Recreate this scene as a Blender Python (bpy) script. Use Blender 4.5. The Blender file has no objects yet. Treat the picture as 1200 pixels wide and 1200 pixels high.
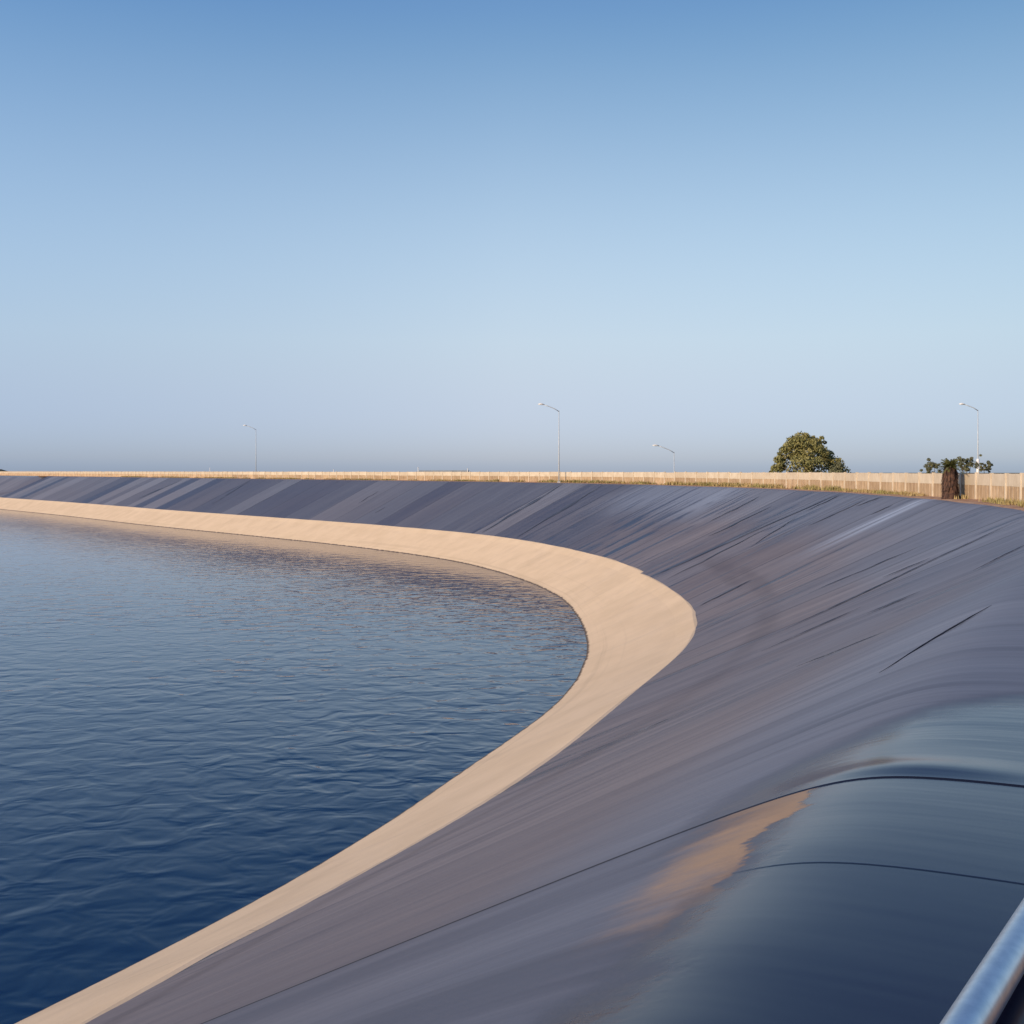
import bpy, bmesh, math, random
import numpy as np
from mathutils import Vector, Matrix
from mathutils.geometry import tessellate_polygon

R = math.radians
sc = bpy.context.scene
col = sc.collection
random.seed(7)
rng = np.random.default_rng(11)

# ------------------------------------------------------------------ levels
EYE = 1.6            # camera above the crest (crest = 0)
Z_STRIP = -6.56      # foot of the liner / top of the concrete bank
Z_WATER = -9.40
W_STRIP = 5.8        # plan width of the concrete bank above water

SUN_EL, SUN_AZ = R(17), math.atan2(-0.80, -0.60)      # low sun, behind left
SUN_DIR = Vector((math.sin(SUN_AZ)*math.cos(SUN_EL), math.cos(SUN_AZ)*math.cos(SUN_EL), math.sin(SUN_EL)))

# ------------------------------------------------------------------ helpers
def tag(o, label=None, cat=None, group=None, kind=None):
    if label: o['label'] = label
    if cat: o['category'] = cat
    if group: o['group'] = group
    if kind: o['kind'] = kind
    return o

def empty(name, loc, rz=0.0):
    o = bpy.data.objects.new(name, None)
    o.empty_display_size = 0.3
    col.objects.link(o); o.location = loc; o.rotation_euler = (0, 0, rz)
    return o

def link_mesh(name, verts, faces, mat=None, parent=None, smooth=False, uv=None):
    me = bpy.data.meshes.new(name)
    me.from_pydata([tuple(v) for v in verts], [], [tuple(f) for f in faces])
    if mat: me.materials.append(mat)
    if smooth:
        me.polygons.foreach_set('use_smooth', [True]*len(me.polygons))
    if uv is not None:
        l = me.uv_layers.new(name='UVMap')
        idx = np.empty(len(me.loops), dtype=np.int32); me.loops.foreach_get('vertex_index', idx)
        l.data.foreach_set('uv', np.asarray(uv, dtype=np.float32)[idx].ravel())
    me.update()
    o = bpy.data.objects.new(name, me); col.objects.link(o)
    if parent: o.parent = parent
    return o

class MB:
    """collects shapes; build() links them as one mesh object"""
    def __init__(s): s.bm = bmesh.new()
    def box(s, c, size, rz=0.0, bevel=0.0):
        r = bmesh.ops.create_cube(s.bm, size=1.0)
        vs = r['verts']
        bmesh.ops.scale(s.bm, vec=size, verts=vs)
        if bevel > 0:
            es = list({e for v in vs for e in v.link_edges})
            rr = bmesh.ops.bevel(s.bm, geom=es, offset=bevel, segments=2, affect='EDGES', profile=.6)
            vs = list({v for f in rr['faces'] for v in f.verts} | {v for v in vs if v.is_valid})
        bmesh.ops.transform(s.bm, matrix=Matrix.Translation(c) @ Matrix.Rotation(rz, 4, 'Z'), verts=vs)
        return s
    def tube(s, pts, radii, n=10, cap=True, squash=(1, 1)):
        pts = [Vector(p) for p in pts]; rings = []
        up0 = Vector((0, 0, 1))
        for i, p in enumerate(pts):
            t = (pts[min(i+1, len(pts)-1)] - pts[max(i-1, 0)]).normalized()
            a = t.cross(up0)
            if a.length < 1e-3: a = Vector((1, 0, 0))
            a.normalize(); b = a.cross(t).normalized()
            r = radii[i] if hasattr(radii, '__len__') else radii
            rings.append([s.bm.verts.new(p + a*math.cos(2*math.pi*k/n)*r*squash[0] + b*math.sin(2*math.pi*k/n)*r*squash[1]) for k in range(n)])
        for A, B in zip(rings[:-1], rings[1:]):
            for k in range(n):
                f = s.bm.faces.new((A[k], A[(k+1) % n], B[(k+1) % n], B[k])); f.smooth = True
        if cap:
            s.bm.faces.new(list(reversed(rings[0]))); s.bm.faces.new(rings[-1])
        return s
    def build(s, name, mat, parent=None, smooth=False):
        bmesh.ops.recalc_face_normals(s.bm, faces=s.bm.faces)
        me = bpy.data.meshes.new(name); s.bm.to_mesh(me); s.bm.free()
        if smooth: me.polygons.foreach_set('use_smooth', [True]*len(me.polygons))
        me.materials.append(mat)
        o = bpy.data.objects.new(name, me); col.objects.link(o)
        if parent: o.parent = parent
        return o

# ------------------------------------------------------------------ node helper
class NT:
    def __init__(s, name):
        s.mat = bpy.data.materials.new(name); s.mat.use_nodes = True
        s.t = s.mat.node_tree; s.bsdf = s.t.nodes['Principled BSDF']
    def n(s, typ, **kw):
        nd = s.t.nodes.new(typ)
        for k, v in kw.items(): setattr(nd, k, v)
        return nd
    def lk(s, a, b): s.t.links.new(a, b)
    def put(s, sock, v):
        if hasattr(v, 'is_linked') or isinstance(v, bpy.types.NodeSocket): s.lk(v, sock)
        else: sock.default_value = v
    def math(s, op, a, b=0.0, c=None, clamp=False):
        m = s.n('ShaderNodeMath', operation=op, use_clamp=clamp)
        s.put(m.inputs[0], a); s.put(m.inputs[1], b)
        if c is not None: s.put(m.inputs[2], c)
        return m.outputs[0]
    def smooth(s, v, lo, hi, a=0.0, b=1.0):
        m = s.n('ShaderNodeMapRange', interpolation_type='SMOOTHSTEP')
        s.put(m.inputs['Value'], v)
        m.inputs['From Min'].default_value = lo; m.inputs['From Max'].default_value = hi
        m.inputs['To Min'].default_value = a; m.inputs['To Max'].default_value = b
        return m.outputs[0]
    def mix(s, f, a, b, blend='MIX'):
        m = s.n('ShaderNodeMix', data_type='RGBA', blend_type=blend)
        s.put(m.inputs[0], f)
        for sock, v in ((m.inputs[6], a), (m.inputs[7], b)):
            if isinstance(v, tuple): sock.default_value = (*v, 1) if len(v) == 3 else v
            else: s.lk(v, sock)
        return m.outputs[2]
    def noise(s, vec, scale=1.0, detail=3.0, rough=0.5, dims='3D', dist=0.0):
        m = s.n('ShaderNodeTexNoise', noise_dimensions=dims)
        if vec is not None: s.lk(vec, m.inputs['Vector'])
        m.inputs['Scale'].default_value = scale; m.inputs['Detail'].default_value = detail
        m.inputs['Roughness'].default_value = rough; m.inputs['Distortion'].default_value = dist
        return m.outputs[0]
    def vec(s, x, y, z=0.0):
        m = s.n('ShaderNodeCombineXYZ')
        for i, v in enumerate((x, y, z)): s.put(m.inputs[i], v)
        return m.outputs[0]
    def objco(s): return s.n('ShaderNodeTexCoord').outputs['Object']
    def uv(s):
        u = s.n('ShaderNodeUVMap'); u.uv_map = 'UVMap'
        sp = s.n('ShaderNodeSeparateXYZ'); s.lk(u.outputs[0], sp.inputs[0])
        return sp.outputs[0], sp.outputs[1]
    def bump(s, h, strength=1.0, dist=0.01, prev=None):
        b = s.n('ShaderNodeBump'); b.inputs['Strength'].default_value = strength; b.inputs['Distance'].default_value = dist
        s.lk(h, b.inputs['Height'])
        if prev is not None: s.lk(prev, b.inputs['Normal'])
        return b.outputs[0]
    def out(s, color=None, rough=None, normal=None, metal=None, spec=None):
        for k, v in (('Base Color', color), ('Roughness', rough), ('Metallic', metal), ('Specular IOR Level', spec)):
            if v is None: continue
            if isinstance(v, tuple): s.bsdf.inputs[k].default_value = (*v, 1)
            else: s.put(s.bsdf.inputs[k], v)
        if normal is not None: s.lk(normal, s.bsdf.inputs['Normal'])
        return s.mat

def noisy(name, c1, c2, scale, rough=0.8, bump=0.0, bscale=None, metal=None, spec=None):
    m = NT(name); co = m.objco()
    f = m.smooth(m.noise(co, scale, 5, .6), .35, .65)
    nrm = m.bump(m.noise(co, bscale or scale*3, 4, .6), .8, bump) if bump else None
    return m.out(m.mix(f, c1, c2), rough, nrm, metal, spec)

# ------------------------------------------------------------------ shore curve (plan, metres)
CTL = [(-157.7, 328.6), (-150.0, 319.4), (-142.3, 310.2), (-134.6, 301.0), (-126.9, 291.8), (-119.2, 282.6), (-111.6, 273.3), (-104.0, 264.0), (-96.6, 254.5), (-89.2, 245.1), (-81.9, 235.6), (-74.5, 226.1), (-66.9, 216.8), (-59.2, 207.6), (-51.4, 198.4), (-43.6, 189.3), (-35.9, 180.1), (-28.2, 170.9), (-20.8, 161.5), (-13.7, 151.8), (-7.0, 141.8), (-1.3, 131.4), (3.2, 120.3), (6.7, 108.9), (9.3, 97.3), (10.6, 85.4), (10.7, 73.5), (9.9, 61.5), (7.8, 49.8), (4.1, 38.4), (-0.2, 27.2)]
CTL += [(-6.3, 15.7), (-16.2, -1.6), (-36, -36), (-66, -88), (-130, -160), (-260, -215), (-420, -190), (-540, -80), (-590, 80),
        (-565, 240), (-515, 370), (-420, 445), (-310, 455), (-225, 405)]

def closed_spline(pts, m):
    pts = np.array(pts, float); n = len(pts); out = []
    for i in range(n):
        p0, p1, p2, p3 = pts[i-1], pts[i], pts[(i+1) % n], pts[(i+2) % n]
        a = .5
        t1 = np.hypot(*(p1-p0))**a; t2 = t1+np.hypot(*(p2-p1))**a; t3 = t2+np.hypot(*(p3-p2))**a
        t = (t1+(t2-t1)*np.linspace(0, 1, m, endpoint=False))[:, None]
        A1 = (t1-t)/t1*p0+t/t1*p1; A2 = (t2-t)/(t2-t1)*p1+(t-t1)/(t2-t1)*p2; A3 = (t3-t)/(t3-t2)*p2+(t-t2)/(t3-t2)*p3
        B1 = (t2-t)/t2*A1+t/t2*A2; B2 = (t3-t)/(t3-t1)*A2+(t-t1)/(t3-t1)*A3
        out.append((t2-t)/(t2-t1)*B1+(t-t1)/(t2-t1)*B2)
    return np.vstack(out)

raw = closed_spline(CTL, 60)
raw = np.vstack([raw, raw[:1]])
arc = np.r_[0, np.cumsum(np.hypot(*np.diff(raw, axis=0).T))]
LTOT = arc[-1]
# smoothed tangent
def pos(s):
    s = np.mod(s, LTOT)
    return np.stack([np.interp(s, arc, raw[:, 0]), np.interp(s, arc, raw[:, 1])], -1)
def nrm_out(s, e=3.0):
    s = np.asarray(s, float)
    d = pos(s+e) - pos(s-e)
    d /= np.hypot(d[..., 0], d[..., 1])[..., None]
    return np.stack([-d[..., 1], d[..., 0]], -1)      # away from the water
S_NEAR = arc[np.argmin(np.hypot(raw[:, 0]+13.3*.867+1.0, raw[:, 1]-13.3*.497))]   # foot of the camera on the bank curve
def sstep(x, a, b):
    t = np.clip((np.asarray(x, float)-a)/(b-a), 0, 1); return t*t*(3-2*t)
def d_crest(s):       # plan width of the liner slope
    return 14.0 - 2.05*sstep(s, S_NEAR-34, S_NEAR-16)

# sample stations, denser near the camera
def stations(lo, hi):
    s = [lo]
    while s[-1] < hi:
        d = abs(s[-1]-S_NEAR)
        s.append(s[-1] + min(3.0, max(0.06, (d-9)*0.012)))
    return s
STN = np.array(stations(0.0, LTOT-0.5)[:-1])
# fold / seam positions of the near liner (arc length), doubled columns give each overlap its own edge
def foot(p):      # arc length whose shoulder point is p
    ss = np.arange(S_NEAR-20, S_NEAR+8, .01); q = pos(ss)+nrm_out(ss)*d_crest(ss)[:, None]
    return float(ss[np.argmin(np.hypot(q[:, 0]-p[0], q[:, 1]-p[1]))])
SEAM = [foot((1.93, 5.9)), foot((1.17, 4.65))]
ext = []
for q in SEAM: ext += [q-.022, q-.010, q-.003, q+.003, q+.010, q+.022]
STN = np.array(sorted(list(STN[[min(abs(x-q) for q in SEAM) > .03 for x in STN]]) + ext))
P0 = pos(STN); N0 = nrm_out(STN)
S_APEX = float(arc[np.argmin(np.hypot(raw[:, 0]-9.9, raw[:, 1]-60))])
S_JOG = float(arc[np.argmin(np.hypot(raw[:, 0]-10.6, raw[:, 1]-85))])
def swell(s):     # extra outward width of the concrete bank
    e = .62*np.exp(-((s-S_APEX+1)/15.0)**2)
    return e - np.where(s > S_JOG, .48*np.exp(-(s-S_JOG)/6.5), 0)
EX = swell(STN); DC = d_crest(STN) - EX

def ring_sheet(name, offs, zf, mat, smooth=True, stn=None, hfun=None):
    """loft rings: offs(j) -> plan offset outward for every station, zf(j) -> z"""
    verts = []; uv = []; ns = len(STN); nr = len(offs)
    for off, z, v in offs_iter(offs, zf):
        p = P0 + N0*off[:, None]
        verts.append(np.c_[p, z]); uv.append(np.c_[STN, v])
    V = np.vstack(verts); UV = np.vstack(uv)
    faces = []
    for j in range(nr-1):
        a = j*ns; b = (j+1)*ns
        for i in range(ns):
            k = (i+1) % ns
            faces.append((a+i, a+k, b+k, b+i))
    # last column wraps: give the wrap its own uv by accepting the stretch (behind the camera side)
    return link_mesh(name, V, faces, mat, smooth=smooth, uv=UV)
def offs_iter(offs, zf):
    for (off, v), z in zip(offs, zf): yield off, z, v

# ------------------------------------------------------------------ materials
def liner_material():
    m = NT('geomembrane'); u, v = m.uv()
    us = m.math('ADD', u, m.math('MULTIPLY', v, SHEAR))
    wob = m.noise(m.vec(m.math('MULTIPLY', us, .35), m.math('MULTIPLY', v, .12)), 1, 2)
    uw = m.math('ADD', us, m.math('MULTIPLY', m.math('SUBTRACT', wob, .5), .9))
    # panels
    pan = m.math('ADD', m.math('DIVIDE', uw, 6.8), m.math('MULTIPLY', m.noise(m.vec(m.math('MULTIPLY', us, .06), 0.0), 1, 2), m.smooth(u, 250, 320, 2.6, .4)))
    pid = m.math('FLOOR', pan)
    wn = m.n('ShaderNodeTexWhiteNoise', noise_dimensions='1D'); m.put(wn.inputs['W'], pid)
    prand = m.math('ADD', .5, m.math('MULTIPLY', m.math('SUBTRACT', wn.outputs['Value'], .5), m.smooth(u, 190, 330, 1.25, .35)))
    wn2 = m.n('ShaderNodeTexWhiteNoise', noise_dimensions='1D'); m.put(wn2.inputs['W'], m.math('ADD', pid, 41.5))
    fr = m.math('FRACT', pan)
    seam = m.math('LESS_THAN', m.math('ABSOLUTE', m.math('SUBTRACT', fr, .5)), 0.0)
    edge = m.math('MINIMUM', fr, m.math('SUBTRACT', 1.0, fr))
    seamline = m.math('MULTIPLY', m.smooth(edge, .0, .02, 1.0, 0.0), m.smooth(u, 345, 358, 1.0, .15))
    # run-off streaks down the fall line
    st1 = m.noise(m.vec(m.math('MULTIPLY', uw, 1.1), m.math('MULTIPLY', v, .07)), 1, 4, .6)
    st2 = m.noise(m.vec(m.math('MULTIPLY', uw, 5.5), m.math('MULTIPLY', v, .16), 7.3), 1, 4, .65)
    st3 = m.noise(m.vec(m.math('MULTIPLY', uw, .28), m.math('MULTIPLY', v, .05), 3.1), 1, 2, .5)
    cl = m.noise(m.vec(m.math('MULTIPLY', u, .06), m.math('MULTIPLY', v, .22), 9.0), 1, 3, .55)
    dk = m.smooth(m.noise(m.vec(m.math('MULTIPLY', uw, .9), m.math('MULTIPLY', v, .045), 21.0), 1, 3, .6), .565, .63)
    # dust lies on the slope, hardly on the smooth shoulder
    v2 = m.math('ADD', v, m.smooth(u, SEAM[0]-4.0, SEAM[0]-.5, 2.8, 0.0))
    vv = m.math('ADD', v2, m.math('MULTIPLY', m.math('SUBTRACT', m.noise(m.vec(m.math('MULTIPLY', u, 1.3), m.math('MULTIPLY', v, 1.1)), 1, 5, .65), .5), .9))
    onslope = m.math('MAXIMUM', m.smooth(vv, .05, 1.3), m.math('MULTIPLY', m.smooth(vv, .05, .55), m.smooth(u, SEAM[0]-.1, SEAM[0]+.6)))
    fg = m.smooth(u, 205, 285, .40, 1.0)      # the far bank is cleaner and smoother
    var = m.math('ADD', m.math('MULTIPLY', m.math('SUBTRACT', st1, .5), .55), m.math('MULTIPLY', m.math('SUBTRACT', st2, .5), .24))
    var = m.math('ADD', var, m.math('MULTIPLY', m.math('SUBTRACT', st3, .5), .35))
    d = m.math('ADD', m.math('MULTIPLY', var, fg), .625)
    d = m.math('ADD', d, m.math('MULTIPLY', prand, .36))
    d = m.math('SUBTRACT', d, m.smooth(u, 250, 335, .43, .24))
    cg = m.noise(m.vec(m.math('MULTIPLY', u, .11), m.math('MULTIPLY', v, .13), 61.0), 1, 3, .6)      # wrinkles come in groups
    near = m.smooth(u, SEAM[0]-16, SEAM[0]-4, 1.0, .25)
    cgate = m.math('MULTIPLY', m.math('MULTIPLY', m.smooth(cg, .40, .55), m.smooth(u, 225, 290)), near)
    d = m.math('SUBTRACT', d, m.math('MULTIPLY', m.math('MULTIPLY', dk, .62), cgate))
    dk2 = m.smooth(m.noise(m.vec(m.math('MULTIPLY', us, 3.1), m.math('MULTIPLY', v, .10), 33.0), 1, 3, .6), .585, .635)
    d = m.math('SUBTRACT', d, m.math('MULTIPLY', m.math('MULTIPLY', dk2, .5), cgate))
    fleck = m.noise(m.vec(m.math('MULTIPLY', us, 14.0), m.math('MULTIPLY', v, .8), 5.0), 1, 3, .7)
    d = m.math('ADD', d, m.math('MULTIPLY', m.math('SUBTRACT', fleck, .5), m.math('MULTIPLY', fg, .26)))
    band = m.smooth(m.math('ABSOLUTE', m.math('SUBTRACT', m.math('ADD', v, m.math('MULTIPLY', cl, 3.0)), 10.6)), 0.0, 1.6, .16, 0.0)
    d = m.math('SUBTRACT', d, m.math('MULTIPLY', m.smooth(u, SEAM[0]-.005, SEAM[0]+.005), .10))
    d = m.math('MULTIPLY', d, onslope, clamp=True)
    low = m.smooth(m.math('ADD', v, m.math('MULTIPLY', m.math('SUBTRACT', cl, .5), 9.0)), 2.0, 9.0)
    low = m.math('MULTIPLY', low, m.smooth(u, 235, 320, .25, 1.0))
    low = m.math('MAXIMUM', low, m.math('MULTIPLY', m.smooth(u, 340, 368, 0.0, .95), m.smooth(v, .8, 3.5)))
    nearp = m.smooth(u, SEAM[0]-.005, SEAM[0]+.005)
    low = m.math('MULTIPLY', low, m.math('SUBTRACT', 1.0, m.math('MULTIPLY', nearp, .65)))
    dust = m.mix(low, (.275, .292, .330), (.295, .243, .222))
    dust = m.mix(m.math('MULTIPLY', m.smooth(wn2.outputs['Value'], .5, .9), m.smooth(u, 250, 330, .6, .25)), dust, (.185, .215, .265))
    tide = m.smooth(m.math('ABSOLUTE', m.math('SUBTRACT', m.math('ADD', v, m.math('MULTIPLY', m.math('SUBTRACT', cl, .5), 3.5)), 10.0)), .15, 1.0, 1.0, 0.0)
    tide = m.math('MULTIPLY', m.math('MULTIPLY', tide, m.smooth(u, 296, 312)), m.smooth(m.noise(m.vec(m.math('MULTIPLY', u, .22), v), .5, 3), .35, .6, .25, .85))
    dust = m.mix(m.math('MULTIPLY', tide, .6), dust, (.165, .125, .105))
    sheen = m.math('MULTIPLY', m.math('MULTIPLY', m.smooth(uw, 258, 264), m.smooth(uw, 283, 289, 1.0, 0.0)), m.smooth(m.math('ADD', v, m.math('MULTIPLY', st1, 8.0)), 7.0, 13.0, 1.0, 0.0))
    dust = m.mix(m.math('MULTIPLY', sheen, .7), dust, (.30, .35, .43))  # bluish sheen of the upper slope, painted into the dust colour
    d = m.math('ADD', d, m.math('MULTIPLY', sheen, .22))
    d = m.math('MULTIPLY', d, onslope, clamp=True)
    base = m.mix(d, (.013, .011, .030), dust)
    # pale lime run below the palm
    lr = m.noise(m.vec(m.math('MULTIPLY', us, 2.2), m.math('MULTIPLY', v, .12), 55.0), 1, 4, .65)
    lu = m.math('ABSOLUTE', m.math('SUBTRACT', us, S_LIME))
    lm = m.math('MULTIPLY', m.smooth(m.math('ADD', lu, m.math('MULTIPLY', v, -.08)), .3, 1.6, 1.0, 0.0), m.smooth(m.math('ADD', v, m.math('MULTIPLY', lr, 6.0)), 5.0, 12.0, 1.0, 0.0))
    lm = m.math('MULTIPLY', lm, m.smooth(lr, .30, .66))
    base = m.mix(m.math('MULTIPLY', lm, .75), base, (.43, .49, .58))
    # dried silt lying under the shoulder between the two near seams
    sil_n = m.noise(m.vec(m.math('MULTIPLY', u, 2.6), m.math('MULTIPLY', v, 1.2), 4.0), 1, 6, .7)
    a1 = m.smooth(m.math('ADD', v, m.math('MULTIPLY', m.math('SUBTRACT', sil_n, .5), .6)), .24, .29)
    a2 = m.smooth(m.math('ADD', v, m.math('MULTIPLY', m.math('SUBTRACT', sil_n, .5), 1.0)), .30, .95, 1.0, 0.0)
    a3 = m.smooth(u, SEAM[0]-.0, SEAM[0]+.01)
    a4 = m.smooth(m.math('ADD', u, m.math('MULTIPLY', m.math('SUBTRACT', sil_n, .5), 1.5)), SEAM[0]+.9, SEAM[0]+2.2, 1.0, 0.0)
    sil = m.math('MULTIPLY', m.math('MULTIPLY', a1, a2), m.math('MULTIPLY', a3, a4))
    base = m.mix(m.math('MULTIPLY', sil, .95), base, (.40, .25, .135))
    base = m.mix(m.math('MULTIPLY', m.math('MULTIPLY', seamline, .75), onslope), base, (.010, .011, .014))
    sa = m.smooth(m.math('ABSOLUTE', m.math('SUBTRACT', u, SEAM[0]+.003)), .004, .016, 1.0, 0.0)
    sb = m.math('MULTIPLY', m.smooth(m.math('ABSOLUTE', m.math('SUBTRACT', u, SEAM[1]+.004)), .004, .014, 1.0, 0.0), m.smooth(v, -.1, .35, 1.0, 0.0))
    base = m.mix(m.math('MULTIPLY', m.math('MAXIMUM', sa, sb), .85), base, (.010, .011, .014))
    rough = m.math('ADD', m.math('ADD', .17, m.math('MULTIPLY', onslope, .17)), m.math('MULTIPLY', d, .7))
    rough = m.math('ADD', rough, m.math('MULTIPLY', sil, .4), clamp=True)
    rough = m.math('MINIMUM', rough, .62)
    # ripples of the sheet: run down the fall line, and faint crossing folds on the shoulder
    b1 = m.bump(m.math('MULTIPLY', st1, m.math('ADD', m.math('MULTIPLY', onslope, .85), .15)), .3, .03)
    b2 = m.bump(m.math('MULTIPLY', m.noise(m.vec(m.math('MULTIPLY', uw, 2.6), m.math('MULTIPLY', v, .30), 2.0), 1, 3, .5), m.math('ADD', m.math('MULTIPLY', onslope, .55), m.smooth(u, SEAM[0]-1.2, SEAM[0]-.2, 1.5, .45))), .35, .02, b1)
    b2 = m.bump(m.math('MULTIPLY', st2, m.math('ADD', m.math('MULTIPLY', onslope, .9), .1)), .14, .012, b2)
    b3 = m.bump(m.math('MULTIPLY', seamline, onslope), .6, .02, b2)
    return m.out(base, rough, b3, spec=.46)

def concrete_material():
    m = NT('pale_concrete'); u, v = m.uv(); co = m.objco()
    n1 = m.noise(co, .35, 5, .6); n2 = m.noise(co, 2.3, 5, .65)
    st = m.noise(m.vec(m.math('MULTIPLY', u, .7), m.math('MULTIPLY', v, .12)), 1, 4, .6)
    c = m.mix(m.smooth(n1, .3, .7), (.64, .478, .305), (.71, .535, .35))
    c = m.mix(m.math('MULTIPLY', m.smooth(st, .5, .72), .12), c, (.40, .30, .22))
    c = m.mix(m.math('MULTIPLY', m.smooth(n2, .5, .8), .25), c, (.64, .53, .40))
    tl = m.smooth(m.noise(m.vec(m.math('MULTIPLY', u, .02), m.math('MULTIPLY', v, 2.6), 3.0), 1, 4, .6), .52, .66)
    c = m.mix(m.math('MULTIPLY', m.math('MULTIPLY', tl, m.smooth(v, 2.2, 5.5)), .22), c, (.36, .27, .18))
    blot = m.smooth(m.noise(co, .13, 5, .7), .56, .70)
    c = m.mix(m.math('MULTIPLY', blot, .22), c, (.44, .33, .22))
    fr = m.math('FRACT', m.math('DIVIDE', u, 9.0))
    j = m.smooth(m.math('MINIMUM', fr, m.math('SUBTRACT', 1.0, fr)), 0.0, .004, .35, 0.0)
    c = m.mix(j, c, (.22, .17, .13))
    wet = m.smooth(m.math('ADD', v, m.math('MULTIPLY', m.noise(m.vec(m.math('MULTIPLY', u, 1.2), 0.0), 1, 3), .35)), W_STRIP-.02, W_STRIP+.12)
    c = m.mix(wet, c, (.11, .085, .065))
    return m.out(c, .85, m.bump(m.noise(co, 9, 4, .6), .5, .01), spec=.25)

def water_material():
    m = NT('reservoir_water'); co = m.objco()
    mp = m.n('ShaderNodeMapping'); mp.inputs['Rotation'].default_value = (0, 0, R(-12)); mp.inputs['Scale'].default_value = (.85, 1.0, 1)
    m.lk(co, mp.inputs['Vector'])
    n1 = m.noise(mp.outputs[0], .80, 2.0, .42, dist=.5)
    mp2 = m.n('ShaderNodeMapping'); mp2.inputs['Rotation'].default_value = (0, 0, R(12)); mp2.inputs['Scale'].default_value = (.9, 1.0, 1)
    m.lk(co, mp2.inputs['Vector'])
    n2 = m.noise(mp2.outputs[0], 1.5, 2, .5)
    n0 = m.noise(co, .045, 2, .5)
    amp = m.smooth(n0, .35, .65, .65, 1.1)
    h = m.math('ADD', m.math('MULTIPLY', n1, .70), m.math('MULTIPLY', n2, .07))
    sy = m.n('ShaderNodeSeparateXYZ'); m.lk(co, sy.inputs[0])
    h = m.math('MULTIPLY', h, amp)
    h = m.math('MULTIPLY', h, m.smooth(sy.outputs[1], 45, 170, 1.0, .42))      # calmer in the lee of the far bank
    m.out((.002, .021, .066), .07, m.bump(h, 1.0, .145))
    m.bsdf.inputs['IOR'].default_value = 1.33
    m.bsdf.inputs['Specular Tint'].default_value = (.80, .93, 1.0, 1)
    return m.mat

SHEAR = 0.0
PALM = (25.05, 61.0)
_ss = np.arange(S_NEAR-150, S_NEAR, .1); _q = pos(_ss)+nrm_out(_ss)*14.0
S_LIME = float(_ss[np.argmin(np.hypot(_q[:, 0]-PALM[0], _q[:, 1]-PALM[1]))])-1.0
M = {}
M['liner'] = liner_material()
M['concrete'] = concrete_material()
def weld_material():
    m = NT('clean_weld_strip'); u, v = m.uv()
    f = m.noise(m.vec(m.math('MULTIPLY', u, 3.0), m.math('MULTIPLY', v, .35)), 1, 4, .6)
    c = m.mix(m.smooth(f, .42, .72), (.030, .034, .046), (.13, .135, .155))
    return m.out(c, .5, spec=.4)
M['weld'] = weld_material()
M['water'] = water_material()
M['soil'] = noisy('crest_soil', (.36, .18, .09), (.46, .29, .17), 1.3, .95, .03, 6)
M['land'] = noisy('dry_land', (.20, .15, .085), (.14, .13, .065), .05, .95)
def panel_material(name, a, b, c):
    m = NT(name); co = m.objco(); oi = m.n('ShaderNodeObjectInfo')
    sp_ = m.n('ShaderNodeSeparateXYZ'); m.lk(co, sp_.inputs[0])
    f = m.smooth(m.noise(co, .9, 5, .65), .3, .7)
    colr = m.mix(f, a, b)
    hv = m.math('ADD', m.math('MULTIPLY', sp_.outputs[0], .8), m.math('MULTIPLY', sp_.outputs[1], .8))
    stn = m.smooth(m.noise(m.vec(m.math('MULTIPLY', hv, 4.5), m.math('MULTIPLY', sp_.outputs[2], .9)), 1, 4, .65), .48, .72)
    colr = m.mix(m.math('MULTIPLY', stn, .55), colr, c)
    wn = m.n('ShaderNodeTexWhiteNoise', noise_dimensions='1D'); m.put(wn.inputs['W'], m.math('MULTIPLY', oi.outputs['Random'], 91.0))
    colr = m.mix(m.math('MULTIPLY', wn.outputs['Value'], .45), colr, c)
    return m.out(colr, .88, m.bump(m.noise(co, 12, 4, .6), .6, .004), spec=.25)
M['panel'] = panel_material('cream_panel', (.61, .52, .395), (.51, .42, .305), (.36, .28, .19))
M['low'] = panel_material('stained_panel', (.52, .38, .24), (.38, .26, .15), (.20, .13, .08))
M['rib'] = panel_material('fence_rib', (.56, .43, .29), (.44, .33, .21), (.27, .19, .12))
M['post'] = noisy('fence_post', (.60, .50, .37), (.50, .41, .295), 2.0, .85, .004, 15)
M['galv'] = noisy('galvanised_steel', (.62, .66, .70), (.52, .57, .62), 22, .30, .0, metal=.85)
M['paint'] = noisy('lamp_paint', (.50, .52, .53), (.44, .46, .47), 3, .5)
M['white'] = noisy('white_paint', (.80, .78, .74), (.70, .68, .64), 4, .5)
M['lens'] = noisy('lamp_lens', (.75, .78, .80), (.70, .73, .76), 8, .2)
M['bark'] = noisy('bark', (.10, .065, .04), (.055, .035, .022), 6, .95, .03)
M['skirt'] = noisy('dead_frond', (.11, .055, .034), (.045, .024, .017), 5, .95)
M['grass'] = noisy('straw_grass', (.40, .29, .13), (.24, .22, .075), .25, .9)
M['roofgrey'] = noisy('grey_roof', (.30, .33, .36), (.25, .28, .31), .4, .7)
M['wallgrey'] = noisy('grey_wall', (.42, .42, .42), (.36, .36, .36), .3, .8)
def leaf_material(name, a, b, scale):
    m = NT(name); co = m.objco()
    f = m.smooth(m.noise(co, scale, 3, .6), .35, .65)
    m.out(m.mix(f, a, b), .6, spec=.3)
    m.bsdf.inputs['Subsurface Weight'].default_value = 0.0
    return m.mat
M['leaf'] = leaf_material('tree_leaf', (.29, .25, .088), (.16, .16, .056), .9)
M['leaf2'] = leaf_material('shrub_leaf', (.17, .165, .085), (.10, .105, .055), 1.5)
M['frond'] = leaf_material('palm_frond', (.15, .15, .05), (.09, .10, .035), 2)

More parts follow.
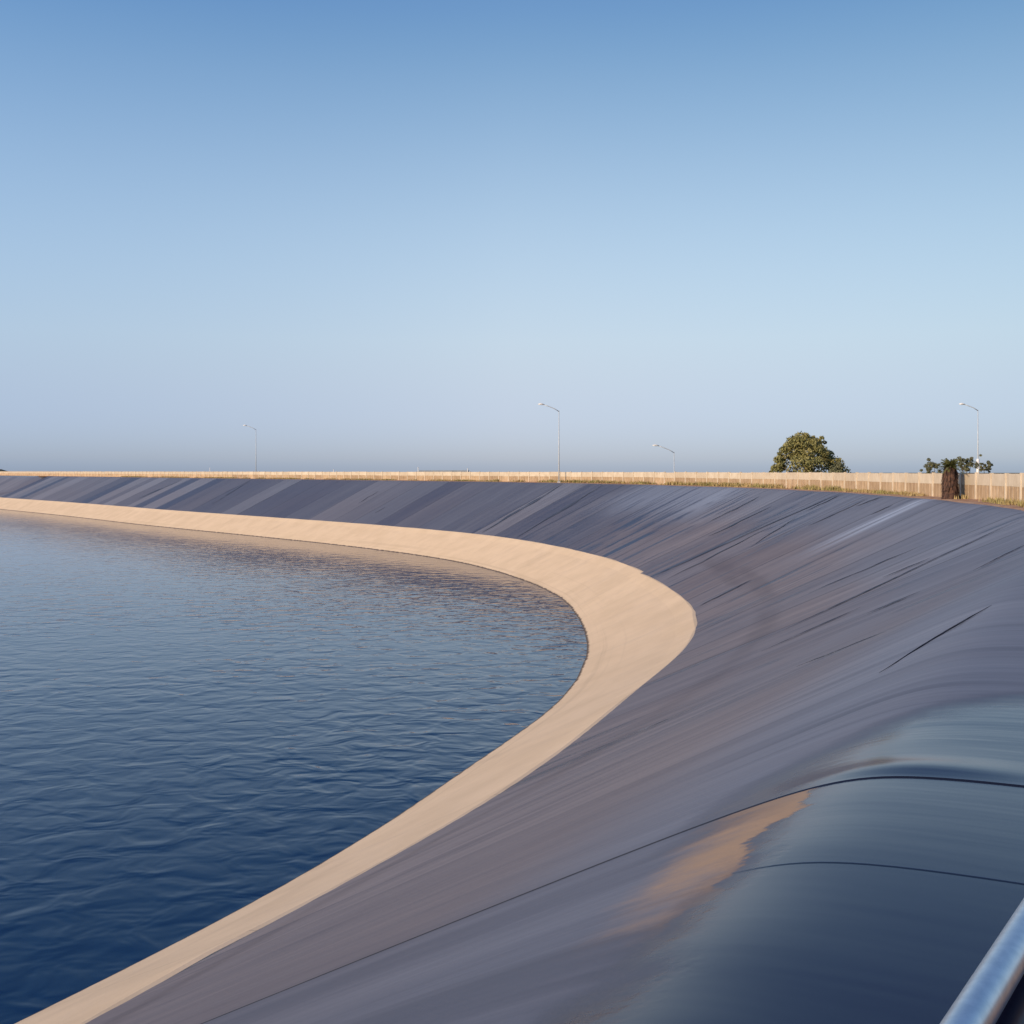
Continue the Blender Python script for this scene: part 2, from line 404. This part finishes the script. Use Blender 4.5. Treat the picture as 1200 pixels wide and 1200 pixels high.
# ------------------------------------------------------------------ embankment liner
xs = np.concatenate([np.linspace(-1.08, -.35, 8), np.linspace(-.28, 1.2, 23), np.linspace(1.5, 4.0, 12), np.linspace(4.6, 14, 16)/14*1.0*14])
offs, zs = [], []
frac_near = np.abs(STN - S_NEAR)
amp = np.clip(1-(frac_near-25)/20, 0, 1)
for x in xs:
    xx = np.where(x <= 4, x, 4 + (x-4)*(DC-4)/10.0)           # last ring ends on the concrete edge
    r = .42
    soft = (np.sqrt(xx**2+r*r)+xx)/2
    z = -soft*(-Z_STRIP-.02)/DC
    # overlap step at each near seam and a puckered hump where it crosses the shoulder
    for q, hgt, hump in ((SEAM[0], .006, .022), (SEAM[1], .002, .0)):
        dq = STN - q
        z = z + hgt*np.where(dq < 0, np.exp(dq/.9), 0)*(1-.4*sstep(x, 3, 9) if q == SEAM[0] else 1-sstep(x, .1, .8))
        z = z + hump*np.exp(-(dq+.20)**2/np.where(dq > -.2, .016, .05))*math.exp(-((x+.25)/.55)**2)
    # soft pillows of the loose sheet
    z = z + amp*.007*np.sin(STN*1.9+math.sin(x*.8)*1.3)*math.exp(-((x-.6)/2.5)**2)
    z = z + amp*.0025*np.sin(STN*6.3+1.5*math.sin(x*.7))*float(sstep(x, -.6, .2))
    offs.append((DC+EX-xx, np.full(len(STN), 0.0)+xx)); zs.append(z)
SURF_READY = True
liner = ring_sheet('embankment_liner', offs, zs, M['liner'])
tag(liner, 'black dusty plastic liner covering the sloping reservoir embankment', 'embankment', kind='structure')

# overlapped weld strips and folds that the dust has not covered
def surf(u, x):
    u = np.asarray(u, float); x = np.asarray(x, float)
    D = d_crest(u)-swell(u); xx = np.where(x <= 4, x, 4+(x-4)*(D-4)/10.0)
    p = pos(u) + nrm_out(u)*(D+swell(u)-xx)[:, None]
    z = -(np.sqrt(xx**2+.42**2)+xx)/2*(-Z_STRIP-.02)/D
    return np.c_[p, z]
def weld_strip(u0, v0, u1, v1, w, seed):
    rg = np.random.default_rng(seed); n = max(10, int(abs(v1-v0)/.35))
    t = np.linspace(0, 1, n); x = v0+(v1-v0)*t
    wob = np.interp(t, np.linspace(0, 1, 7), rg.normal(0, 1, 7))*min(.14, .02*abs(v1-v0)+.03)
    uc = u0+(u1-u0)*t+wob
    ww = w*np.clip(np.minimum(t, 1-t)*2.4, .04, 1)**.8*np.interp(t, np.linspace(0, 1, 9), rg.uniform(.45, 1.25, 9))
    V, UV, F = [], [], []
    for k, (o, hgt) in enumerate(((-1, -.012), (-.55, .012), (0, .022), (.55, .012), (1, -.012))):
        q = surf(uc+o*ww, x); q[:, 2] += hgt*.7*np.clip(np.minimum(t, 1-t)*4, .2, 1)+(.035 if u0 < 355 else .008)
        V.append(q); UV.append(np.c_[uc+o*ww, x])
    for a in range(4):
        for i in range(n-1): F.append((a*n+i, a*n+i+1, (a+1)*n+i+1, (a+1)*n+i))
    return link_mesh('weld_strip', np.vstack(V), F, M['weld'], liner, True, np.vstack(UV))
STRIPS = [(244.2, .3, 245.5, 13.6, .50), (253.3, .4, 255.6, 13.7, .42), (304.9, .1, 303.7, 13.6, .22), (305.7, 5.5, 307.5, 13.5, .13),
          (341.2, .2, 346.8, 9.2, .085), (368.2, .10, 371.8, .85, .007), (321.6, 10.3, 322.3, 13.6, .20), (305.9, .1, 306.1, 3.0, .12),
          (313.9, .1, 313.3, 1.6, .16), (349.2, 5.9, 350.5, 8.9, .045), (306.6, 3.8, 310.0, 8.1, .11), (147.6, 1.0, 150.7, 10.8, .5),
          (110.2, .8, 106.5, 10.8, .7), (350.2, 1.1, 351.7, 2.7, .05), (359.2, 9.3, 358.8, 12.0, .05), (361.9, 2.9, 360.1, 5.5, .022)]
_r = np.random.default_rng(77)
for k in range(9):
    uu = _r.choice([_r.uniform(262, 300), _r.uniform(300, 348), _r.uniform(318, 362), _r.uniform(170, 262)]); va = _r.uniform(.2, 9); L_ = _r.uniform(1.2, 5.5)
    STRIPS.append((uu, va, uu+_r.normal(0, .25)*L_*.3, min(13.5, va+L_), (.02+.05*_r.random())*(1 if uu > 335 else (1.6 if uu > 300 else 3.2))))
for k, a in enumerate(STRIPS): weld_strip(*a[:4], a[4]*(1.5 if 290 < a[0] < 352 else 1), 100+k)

# ------------------------------------------------------------------ concrete bank
jit = np.interp(STN, np.arange(0, LTOT+5, 2.5), rng.normal(0, .05, len(np.arange(0, LTOT+5, 2.5))))
prof = [(.16, Z_STRIP-.30, 0), (.14, Z_STRIP+.03, 0), (.11, Z_STRIP+.05, 0), (-.06, Z_STRIP+.02, .2)]
for k in range(1, 9):
    x = .3 + (W_STRIP-.3)*k/8
    prof.append((-x, Z_STRIP + (Z_WATER-Z_STRIP)*(x/W_STRIP), x))
prof += [(-7.0, Z_WATER-.6, 7.0), (-10.0, Z_WATER-2.1, 10)]
offs = [(np.full(len(STN), o) + jit*(1 if o > -1 else .5) + EX*max(.2, 1-max(0.0, -o)*.8/W_STRIP), np.full(len(STN), float(v))) for o, z, v in prof]
zs = [np.full(len(STN), z) for o, z, v in prof]
bank = ring_sheet('concrete_bank', offs, zs, M['concrete'], smooth=False)
tag(bank, 'pale sunlit concrete strip curving between black liner and water', 'bank', kind='structure')

# ------------------------------------------------------------------ water
loop = pos(np.linspace(0, LTOT, 1600, endpoint=False)) - nrm_out(np.linspace(0, LTOT, 1600, endpoint=False))*(W_STRIP-.5)
tri = tessellate_polygon([[Vector((x, y, 0)) for x, y in loop]])
water = link_mesh('water', [(x, y, Z_WATER) for x, y in loop], tri, M['water'])
bmw = bmesh.new(); bmw.from_mesh(water.data); bmesh.ops.recalc_face_normals(bmw, faces=bmw.faces)
if sum(f.normal.z for f in bmw.faces) < 0: bmesh.ops.reverse_faces(bmw, faces=bmw.faces)
bmw.to_mesh(water.data); bmw.free()
tag(water, 'rippled blue reservoir water inside the curved concrete bank', 'water', kind='structure')

# ------------------------------------------------------------------ crest soil and the land outside
def land_z(x, y, d):
    w = 1 - float(sstep(x, 38, 62))
    return -.05 + .05*float(sstep(d, .6, 1.9))*(1-float(sstep(d, 2.3, 5)))*float(sstep(math.hypot(x, y), 12, 30)) - 5.6*w*float(sstep(d, 9, 34)) - 6.0*float(sstep(d, 120, 500))
WALL_OFF = 2.05       # fence line outside the shoulder
GS = np.array(stations(0.0, LTOT-.5)[::3])
GP = pos(GS); GN = nrm_out(GS); GD = d_crest(GS)
drings = [.55, .85, 1.0, 1.15, 1.45, 1.9, 2.3, 3.2, 5, 9, 14, 20, 27, 35, 60, 120, 260, 500]
Vv, Fc = [], []; q0 = 0.0
for d in drings:
    for p, nn, dc in zip(GP, GN, GD):
        fr_ = float(sstep(np.hypot(p[0]-2, p[1]-6), 26, 36)); dd = d
        if d < 1.5: dd = d - fr_*.55*(1.5-d)/.95 + fr_*.10*math.sin(q0*.9)*math.sin(q0*.23)*(d < .9)
        q0 += 1.3
        q = p + nn*(dc+dd)
        z = -.12 if d < .6 else (-.04 if d < .9 else land_z(q[0], q[1], d)+.045-.045*(1-float(sstep(math.hypot(q[0], q[1]), 8, 16)))*(d < 2))
        if fr_ > 0 and d < .9: z = z*(1-fr_) + fr_*(-.14 if d < .6 else -.015)
        if 1.1 < d < 3: z -= .02; z += .03*math.sin(q[0]*1.7+q[1]*.9) 
        Vv.append((q[0], q[1], z))
# outermost ring pushed to the horizon
n = len(GS)
for (x, y, z) in Vv[-n:]:
    v = Vector((x+200, y-120)).normalized()*9000
    Vv.append((v.x-200, v.y+120, -12.0))
for j in range(len(drings)):
    for i in range(n):
        k = (i+1) % n
        Fc.append((j*n+i, j*n+k, (j+1)*n+k, (j+1)*n+i))
ground = link_mesh('ground', Vv, Fc, M['land'], smooth=True)
ground.data.materials.append(M['soil'])
for p in ground.data.polygons:
    if p.index < 9*n: p.material_index = 1
tag(ground, 'bare brown soil of the crest and dry land beyond the fence', 'ground', kind='structure')

# ------------------------------------------------------------------ concrete fence on the crest
fence = empty('concrete_fence', (0, 0, 0))
tag(fence, 'long cream concrete panel fence following the crest of the embankment', 'fence')
BAY = 2.6
fs = []
s = S_NEAR - 13
def fpt(s):
    return pos(s) + nrm_out(s, 5.0)*(d_crest(s)+WALL_OFF)
# walk along the fence line by equal chords, from beside the camera towards the far bank
cur = fpt(s); pts = [cur]; 
while s > 0.5-170:
    s -= .05
    q = fpt(s)
    if np.hypot(*(q-pts[-1])) >= BAY: pts.append(q)
def world_box(c, size, rz): return MB().box(Vector(c), size, rz)
H_TOP = 1.46; H_MID = .82
order = sorted(range(len(pts)), key=lambda i: np.hypot(*pts[i]))
nearposts = set(order[:98])
far_post, far_up, far_low = MB(), MB(), MB()
for i, p in enumerate(pts):
    rz = 0.0
    q = pts[min(i+1, len(pts)-1)]; pr = pts[max(i-1, 0)]
    rz = math.atan2(q[1]-pr[1], q[0]-pr[0])
    hh = H_TOP + .05 + rng.normal(0, .012)
    c = Vector((p[0], p[1], hh/2-.15)); sz = (.17, .20, hh+.3)
    if i in nearposts: MB().box(c, sz, rz, .012).build('post', M['post'], fence)
    else: far_post.box(c, sz, rz)
    if i+1 < len(pts):
        mid = (p+q)/2; L = np.hypot(*(q-p)); rz2 = math.atan2(q[1]-p[1], q[0]-p[0])
        e = rng.normal(0, .012)
        cu = Vector((mid[0], mid[1], (H_TOP+H_MID)/2+e)); su = (L-.171, .09, H_TOP-H_MID)
        cl = Vector((mid[0], mid[1], H_MID/2-.15+e)); sl = (L-.171, .06, H_MID+.292)
        if i in nearposts:
            MB().box(cu, su, rz2, .01).build('upper_panel', M['panel'], fence)
            lp = MB().box(cl, sl, rz2); uvec = (q-p)/L
            for fr in (-.27, 0.02, .26):
                fr += rng.normal(0, .015)
                lp.box(cl + Vector((uvec[0]*L*fr, uvec[1]*L*fr, .012)), (.09, .11, sl[2]+.01), rz2)
            lo = lp.build('lower_panel', M['low'], fence)
            lo.data.materials.append(M['rib'])
            for f_ in lo.data.polygons:
                if f_.index >= 6: f_.material_index = 1
        else:
            far_up.box(cu, su, rz2); far_low.box(cl, sl, rz2)
for mb, nm, mt in ((far_post, 'post', 'post'), (far_up, 'upper_panel', 'panel'), (far_low, 'lower_panel', 'low')):
    tag(mb.build(nm, M[mt], fence), kind='stuff')

# ------------------------------------------------------------------ dry grass along the fence foot
def blades(n_t, spread, hgt, place):
    V, F = [], []
    for _ in range(n_t):
        x, y, z, k = place()
        for b in range(7):
            a = random.uniform(0, 6.28); r = random.uniform(0, spread)
            bx, by = x+math.cos(a)*r, y+math.sin(a)*r
            h = hgt*k*random.uniform(.5, 1.2); w = .018*random.uniform(.7, 1.4)*k*1.5
            t = random.uniform(0, 6.28); ln = random.uniform(.1, .5)*h
            i = len(V)
            V += [(bx-w*math.sin(t), by+w*math.cos(t), z), (bx+w*math.sin(t), by-w*math.cos(t), z), (bx+ln*math.cos(t), by+ln*math.sin(t), z+h)]
            F.append((i, i+1, i+2))
    return V, F
def place_g():
    while True:
        s = random.uniform(60, S_NEAR-26)
        d = random.choice([random.uniform(1.0, 1.9), random.uniform(1.6, 1.93)])
        p = pos(s)+nrm_out(s, 5.0)*(d_crest(s)+d)
        dens = .5+.5*math.sin(s*.21)+.35*math.sin(s*.9+1)
        if 240 < s < 300 and random.random() < .5: dens += .4
        if random.random() < dens: 
            return p[0], p[1], land_z(p[0], p[1], d)+.02, random.choice([.5, .8, 1.2])*(1.6 if 225 < s < 300 else 1.0)
V, F = blades(5200, .22, .22, place_g)
tag(link_mesh('dry_grass', V, F, M['grass']), 'straw coloured dry grass growing along the foot of the fence', 'grass', kind='stuff')

# ------------------------------------------------------------------ steel pipe at the camera's feet
T_near = Vector((.497, .867)); 
def near_pt(a, b):       # a along the crest (forward), b outward from the camera
    return Vector((.497*a + .867*b, .867*a - .497*b))
pts_p = []
for a in np.linspace(-5.5, 2.6, 31):
    pts_p.append((1.27+.599*a, 2.97+.801*a, .062))
pipe = empty('steel_pipe', pts_p[0])
tag(pipe, 'shiny galvanised steel pipe lying along the edge of the liner', 'pipe')
b = MB().tube([Vector(p)-Vector(pts_p[0]) for p in pts_p], .056, 32)
b.build('tube', M['galv'], pipe)
for k in (0, len(pts_p)-1):
    p = Vector(pts_p[k])-Vector(pts_p[0]); dirv = (Vector(pts_p[1])-Vector(pts_p[0])).normalized()
    MB().tube([p-dirv*.06, p+dirv*.06], .075, 28).build('end_flange', M['galv'], pipe)

# ------------------------------------------------------------------ lamps
def lamp(X, Y, zbase, ztop, arm, label, base_sleeve=None, k=1.0):
    r = empty('street_lamp', (X, Y, zbase))
    tag(r, label, 'street lamp', 'tall lamps beyond the embankment')
    H = ztop-zbase
    MB().tube([(0, 0, 0), (0, 0, H*.5), (0, 0, H)], [.095*k, .07*k, .045*k], 12).build('pole', M['paint'], r)
    MB().box((0, 0, .1), (.4, .4, .2), 0, .03).build('footing', M['paint'], r)
    if base_sleeve:
        MB().tube([(0, 0, 0), (0, 0, base_sleeve-zbase)], .21, 14).build('base_sleeve', M['white'], r)
    ap = [(0, 0, H-.15), (-.25*arm, 0, H+.10*arm), (-.6*arm, 0, H+.24*arm), (-.80*arm, 0, H+.30*arm)]
    MB().tube(ap, .055*k, 8).build('arm', M['paint'], r)
    hd = MB().tube([(-.76*arm, 0, H+.30*arm), (-.86*arm, 0, H+.335*arm), (-arm-.0, 0, H+.35*arm), (-1.12*arm, 0, H+.33*arm)], [.06, .17, .19, .06], 12, squash=(1.2, .62)).build('lamp_head', M['white'], r)
    MB().tube([(-.86*arm, 0, H+.335*arm-.075), (-.97*arm, 0, H+.345*arm-.085), (-1.08*arm, 0, H+.335*arm-.065)], [.08, .13, .07], 10, squash=(1.1, .5)).build('lens', M['lens'], hd)
    return r
def at(px, Y): return (px-600)/1250*Y
lamp(at(1146, 146), 146, -.05, EYE+72*146/1250, 2.3, 'nearest tall lamp with white lower pole, right of the squat palm', 3.25)
lamp(at(655, 148), 148, -.05, EYE+71*148/1250, 2.6, 'tall pale lamp alone on the crest, in the middle of the fence')
lamp(at(300, 240), 240, -.05, EYE+49*240/1250, 2.6, 'faint distant lamp furthest left above the far bank')
lamp(at(790, 165), 165, -5.6, EYE+22.5*165/1250, 3.0, 'low lamp barely rising above the fence, left of the round tree')

# ------------------------------------------------------------------ vegetation
def leaf_cloud(clumps, n_per, size, seed, inner=.35):
    """many small leaf quads spread through lumpy clumps"""
    rg = np.random.default_rng(seed); V, F = [], []
    for (cx, cy, cz, rx, ry, rz, dens) in clumps:
        for _ in range(int(n_per*dens)):
            d = rg.normal(size=3); d /= np.linalg.norm(d)
            rr = inner + (1-inner)*rg.random()**.55
            if rg.random() < .07: rr *= 1.12
            p = np.array([cx+d[0]*rx*rr, cy+d[1]*ry*rr, cz+d[2]*rz*rr])
            nrm = d*.7 + rg.normal(size=3)*.6 + np.array([0, 0, .25]); nrm /= np.linalg.norm(nrm)
            a = np.cross(nrm, rg.normal(size=3)); a /= np.linalg.norm(a); b = np.cross(nrm, a)
            L = size*(.6+.8*rg.random()); w = L*.45
            i = len(V)
            V += [tuple(p-a*L*.5), tuple(p+b*w*.5), tuple(p+a*L*.5), tuple(p-b*w*.5)]
            F.append((i, i+1, i+2, i+3))
    return V, F

def tree(name, X, Y, z0, label, cat, clumps, trunk, n_per, size, seed, mat, group=None):
    r = empty(name, (X, Y, z0)); tag(r, label, cat, group)
    tb = MB()
    for pth, rad in trunk: tb.tube(pth, rad, 8)
    tb.build('trunk', M['bark'], r)
    if name == 'broadleaf_tree': clumps = [(c[0]*.95, *c[1:]) for c in clumps]
    V, F = leaf_cloud(clumps, n_per, size, seed)
    link_mesh('crown', V, F, M[mat], r)
    return r

YT = 122.0; xt = at(945, YT); zt = land_z(xt, YT, 30)
rg = np.random.default_rng(5)
hb = -zt
# broad round-headed tree: outline wide at the fence, narrowing upwards, longer skirt on the right
core = [(0, 0, hb+1.6, 2.9, 2.8, 2.0, 2.2), (-.4, .2, hb+3.9, 2.1, 2.0, 1.7, 1.8), (-.6, 0, hb+5.1, 1.25, 1.2, .95, .9), (.9, -.2, hb+4.6, 1.0, 1.0, .9, .6)]
cl = list(core)
for k in range(58):
    t = rg.random(); zz = hb+.6+t*5.0
    wr = 3.6*(1-t)**.62+.55; a = rg.random()*6.283
    cx = math.cos(a)*wr*(.85+.3*rg.random()) + (.35 if t < .4 else -.25)
    rr = .42+.42*rg.random()
    cl.append((cx, math.sin(a)*wr*.85, zz, rr*1.15, rr, rr*.8, .22))
for k in range(16):
    t = rg.random(); a = rg.random()*6.283; wr = 3.75*(1-t)**.6+.75
    cl.append((math.cos(a)*wr*1.04, math.sin(a)*wr*.85, hb+.9+t*5.0, .30, .28, .22, .07))
cl += [(3.1, 0, hb+2.2, .75, .8, .8, .3), (2.5, .3, hb+2.9, .7, .7, .6, .25), (-3.3, .2, hb+2.9, .6, .6, .4, .2), (-3.6, 0, hb+1.8, .7, .7, .7, .28)]
trunk = [([(0, 0, -.2), (.05, 0, hb*.5), (0, .1, hb+1.2), (-.2, .1, hb+3.8)], [.34, .28, .20, .07])]
for a, zz, L in ((.3, hb+.6, 2.6), (2.1, hb+.9, 2.4), (3.4, hb+.5, 2.9), (4.6, hb+1.2, 2.2), (5.6, hb+1.6, 2.2), (1.2, hb+1.8, 1.9)):
    trunk.append(([(0, .05, zz), (math.cos(a)*L*.5, math.sin(a)*L*.5, zz+.7), (math.cos(a)*L, math.sin(a)*L, zz+1.5)], [.13, .09, .03]))
tree('broadleaf_tree', xt, YT, zt, 'round bushy green tree rising behind the concrete fence', 'tree', cl, trunk, 900, .30, 3, 'leaf')
xb = at(982, 118); zb = land_z(xb, 118, 30); hb2 = -zb
cl = []
for k in range(16):
    a = rg.random()*6.283; r_ = rg.random()
    cl.append((math.cos(a)*1.1*r_, math.sin(a)*.9*r_, hb2+.9+1.4*rg.random()*(1-.4*r_), .42, .4, .36, .25))
cl.append((0, 0, hb2+.6, 1.1, 1.0, 1.0, 1))
tree('round_shrub', xb, 118, zb, 'small grey green shrub close against the right of the round tree', 'shrub', cl,
     [([(0, 0, -.1), (.1, 0, hb2*.6), (0, 0, hb2+1.4)], [.12, .09, .03]), ([(.1, 0, hb2*.6), (.6, .1, hb2+1.3)], [.06, .02]), ([(.1, 0, hb2*.6), (-.5, .1, hb2+1.2)], [.06, .02])], 600, .24, 8, 'leaf2')

# thin saplings behind the fence round the squat palm
def sapling(px, Y, tops, label, seed):
    X = at(px, Y); z0 = -.05
    rg2 = np.random.default_rng(seed); tr, cl = [], []
    for dx, hgt, rad in tops:
        tr.append(([(dx*.25, 0, -.1), (dx*.6, .05, hgt*.5), (dx, .1, hgt)], [.035, .025, .01]))
        for k in range(13):
            rr_ = rad*rg2.uniform(.25, .62)
            cl.append((dx+rg2.normal()*rad*.85, .1+rg2.normal()*rad*.8, hgt-rad*1.1+rg2.normal()*rad*.95, rr_*1.2, rr_, rr_, .10+.12*rg2.random()))
    tree('sapling', X, Y, z0, label, 'sapling', cl, tr, 420, .12, seed, 'leaf2', 'thin saplings behind the fence')
sapling(1094, 70, [(-.28, 2.05, .20), (.10, 2.15, .22)], 'thin two stemmed sapling behind the fence, just left of the squat palm', 31)
sapling(1133, 72, [(-.35, 2.55, .26), (.02, 2.2, .24), (.33, 2.6, .25)], 'fullest leafy sapling behind the fence, between squat palm and lamp', 32)
sapling(1158, 74, [(-.30, 2.05, .15), (.12, 2.15, .2)], 'sparse dark sapling behind the fence, right of the nearest lamp', 33)

# squat palm in front of the fence
YP = 61.0; XP = at(1113.5, YP)
palm = empty('squat_palm', (XP, YP, -.05)); tag(palm, 'squat palm with dark brown dead frond skirt standing before the fence', 'palm')
MB().tube([(0, 0, -.2), (.02, 0, .7), (0, 0, 1.5), (.02, 0, 2.0)], [.34, .27, .24, .17], 14).build('trunk', M['bark'], palm)
rg = np.random.default_rng(17); V, F = [], []
for k in range(620):                                    # hanging dead fronds
    a = rg.random()*6.283; z1 = .25+1.65*rg.random(); r0 = .24+.10*rg.random(); L = .45+.35*rg.random(); w = .05+.04*rg.random()
    r1 = r0+.08+.12*rg.random(); z2 = max(.0, z1-L)
    ca, sa = math.cos(a), math.sin(a); i = len(V)
    V += [(ca*r0-sa*w, sa*r0+ca*w, z1), (ca*r0+sa*w, sa*r0-ca*w, z1), (ca*r1+sa*w*.5, sa*r1-ca*w*.5, z2), (ca*r1-sa*w*.5, sa*r1+ca*w*.5, z2)]
    F.append((i, i+1, i+2, i+3))
link_mesh('dead_skirt', V, F, M['skirt'], palm)
V, F = [], []
for k in range(120):                                     # short arching green fronds
    a = rg.random()*6.283; el = rg.uniform(-.1, 1.4); L = rg.uniform(.5, .98)
    ca, sa = math.cos(a), math.sin(a); prev = None
    for j in range(9):
        t = j/8; rr = L*t*math.cos(el)+.03; zz = 1.85+L*t*math.sin(el)-.38*t*t*L
        p = Vector((ca*rr, sa*rr, zz))
        if prev is not None and j > 1:
            for sd in (-1, 1):
                tip = p+Vector((-sa*sd, ca*sd, 0))*.17*(1-.6*t)+Vector((ca, sa, -.5))*.07
                i = len(V); V += [tuple(prev), tuple(p), tuple(tip)]; F.append((i, i+1, i+2))
        prev = p
link_mesh('crown', V, F, M['frond'], palm)

# ------------------------------------------------------------------ small far things on the skyline
for px, Y, top, lab in ((490, 192, 547.5, 'white marker post at the left end of the low far building'),
                        (548, 183, 549, 'white marker post at the right end of the low far building'),
                        (391, 218, 550, 'short white marker post alone between far lamp and low building'),
                        (246, 285, 548, 'white marker post furthest left, left of the faint far lamp')):
    z = EYE+(552-top)*Y/1250
    r = empty('marker_post', (at(px, Y), Y, -.4)); tag(r, lab, 'post', 'white marker posts behind the fence')
    MB().tube([(0, 0, 0), (0, 0, z+.3)], .07, 10).build('shaft', M['white'], r)
    MB().tube([(0, 0, z+.3), (0, 0, z+.4)], [.10, .08], 10).build('cap', M['white'], r)
bd = empty('low_building', (at(520, 480), 480, -11.0)); tag(bd, 'low grey building far off beyond the fence, left of the middle lamp', 'building')
MB().box((0, 0, 5.9), (21, 12, 11.8)).build('wall', M['wallgrey'], bd)
MB().box((0, 0, 12.35), (22.4, 13.4, 1.1)).build('roof', M['roofgrey'], bd)
for k in range(5):
    w = MB().box((-8+4*k, -6.02, 9.6), (1.6, .1, 1.4)).build('window', M['roofgrey'], bd)
# mound at the far left
V, F = [], []
NM = 24
for j in range(7):
    for i in range(NM):
        t = j/6; a = 2*math.pi*i/NM
        V.append((at(-6, 430)+math.cos(a)*9*math.sin(t*1.57)*(1+.1*math.sin(3*a)), 430+math.sin(a)*9*math.sin(t*1.57), -6.0+8.6*math.cos(t*1.57)))
for j in range(6):
    for i in range(NM):
        k = (i+1) % NM; F.append((j*NM+i, j*NM+k, (j+1)*NM+k, (j+1)*NM+i))
tag(link_mesh('soil_mound', V, F, M['land'], smooth=True), 'low grassy soil mound behind the far left end of the fence', 'mound', kind='structure')

# ------------------------------------------------------------------ light
sun = bpy.data.lights.new('sun', 'SUN'); sun.energy = 4.4; sun.angle = R(.53); sun.color = (1.0, .79, .56)
so = bpy.data.objects.new('sun', sun); col.objects.link(so)
so.rotation_euler = (-SUN_DIR).to_track_quat('-Z', 'Y').to_euler()

w = bpy.data.worlds.new('World'); sc.world = w; w.use_nodes = True
nt = w.node_tree; bg = nt.nodes['Background']
sky = nt.nodes.new('ShaderNodeTexSky'); sky.sky_type = 'NISHITA'; sky.sun_disc = False
sky.sun_elevation = SUN_EL; sky.sun_rotation = SUN_AZ % (2*math.pi)
sky.air_density = 1.0; sky.dust_density = 0.4; sky.ozone_density = 2.0; sky.altitude = 100
tc = nt.nodes.new('ShaderNodeTexCoord'); sp = nt.nodes.new('ShaderNodeSeparateXYZ')
nt.links.new(tc.outputs['Generated'], sp.inputs[0])
rp = nt.nodes.new('ShaderNodeValToRGB'); rp.color_ramp.interpolation = 'B_SPLINE'
RAMP = [(0.0, (0.3028, 0.3814, 0.7265)), (0.0096, (0.3028, 0.3814, 0.7265)), (0.0655, (0.467, 0.4227, 0.5487)), (0.1207, (0.6891, 0.5662, 0.5613)), (0.1976, (0.8485, 0.7059, 0.6419)), (0.2711, (0.8472, 0.7446, 0.6816)), (0.3401, (0.7145, 0.7152, 0.6944)), (0.396, (0.5541, 0.6505, 0.6949)), (0.5, (0.43, 0.56, 0.74)), (0.65, (0.33, 0.47, 0.73)), (1.0, (0.28, 0.42, 0.68))]
for i, (p_, c_) in enumerate(RAMP):
    e = rp.color_ramp.elements[i] if i < 2 else rp.color_ramp.elements.new(p_)
    e.position = p_; e.color = (*c_, 1)
nt.links.new(sp.outputs[2], rp.inputs[0])
mx = nt.nodes.new('ShaderNodeMix'); mx.data_type = 'RGBA'; mx.blend_type = 'MULTIPLY'; mx.inputs[0].default_value = 1.0
nt.links.new(sky.outputs[0], mx.inputs[6]); nt.links.new(rp.outputs[0], mx.inputs[7])
nt.links.new(mx.outputs[2], bg.inputs['Color'])
sc2 = nt.nodes.new('ShaderNodeVectorMath'); sc2.operation = 'SCALE'; sc2.inputs['Scale'].default_value = 2.5
rx = nt.nodes.new('ShaderNodeValToRGB')      # evens the sky out from left to right
ax = nt.nodes.new('ShaderNodeMath'); ax.operation = 'MULTIPLY_ADD'; ax.inputs[1].default_value = .5; ax.inputs[2].default_value = .5
nt.links.new(sp.outputs[0], ax.inputs[0]); nt.links.new(ax.outputs[0], rx.inputs[0])
for i, (p_, c_) in enumerate([(.25, (1.0, 1.09, 1.19)), (.5, (1, 1, 1)), (.72, (.75, .78, .78))]):
    e = rx.color_ramp.elements[i] if i < 2 else rx.color_ramp.elements.new(p_)
    e.position = p_; e.color = (*c_, 1)
mx2 = nt.nodes.new('ShaderNodeMix'); mx2.data_type = 'RGBA'; mx2.blend_type = 'MULTIPLY'; mx2.inputs[0].default_value = 1.0
nt.links.new(mx.outputs[2], mx2.inputs[6]); nt.links.new(rx.outputs[0], mx2.inputs[7])
nt.links.new(mx2.outputs[2], sc2.inputs[0]); nt.links.new(sc2.outputs[0], bg.inputs['Color'])
bg.inputs['Strength'].default_value = 0.10

# ------------------------------------------------------------------ camera
cd = bpy.data.cameras.new('camera'); cam = bpy.data.objects.new('camera', cd); col.objects.link(cam)
cd.sensor_width = 36; cd.lens = 36*1250/1200; cd.clip_start = .05; cd.clip_end = 20000
cd.shift_y = (600-552)/1200*-1
cam.location = (0, 0, EYE); cam.rotation_euler = (R(90), 0, 0)
sc.camera = cam
sc.view_settings.view_transform = 'Standard'; sc.view_settings.look = 'None'
sc.view_settings.gamma = 1; sc.view_settings.exposure = 0; sc.view_settings.use_curve_mapping = False
sc.cycles.use_denoising = True
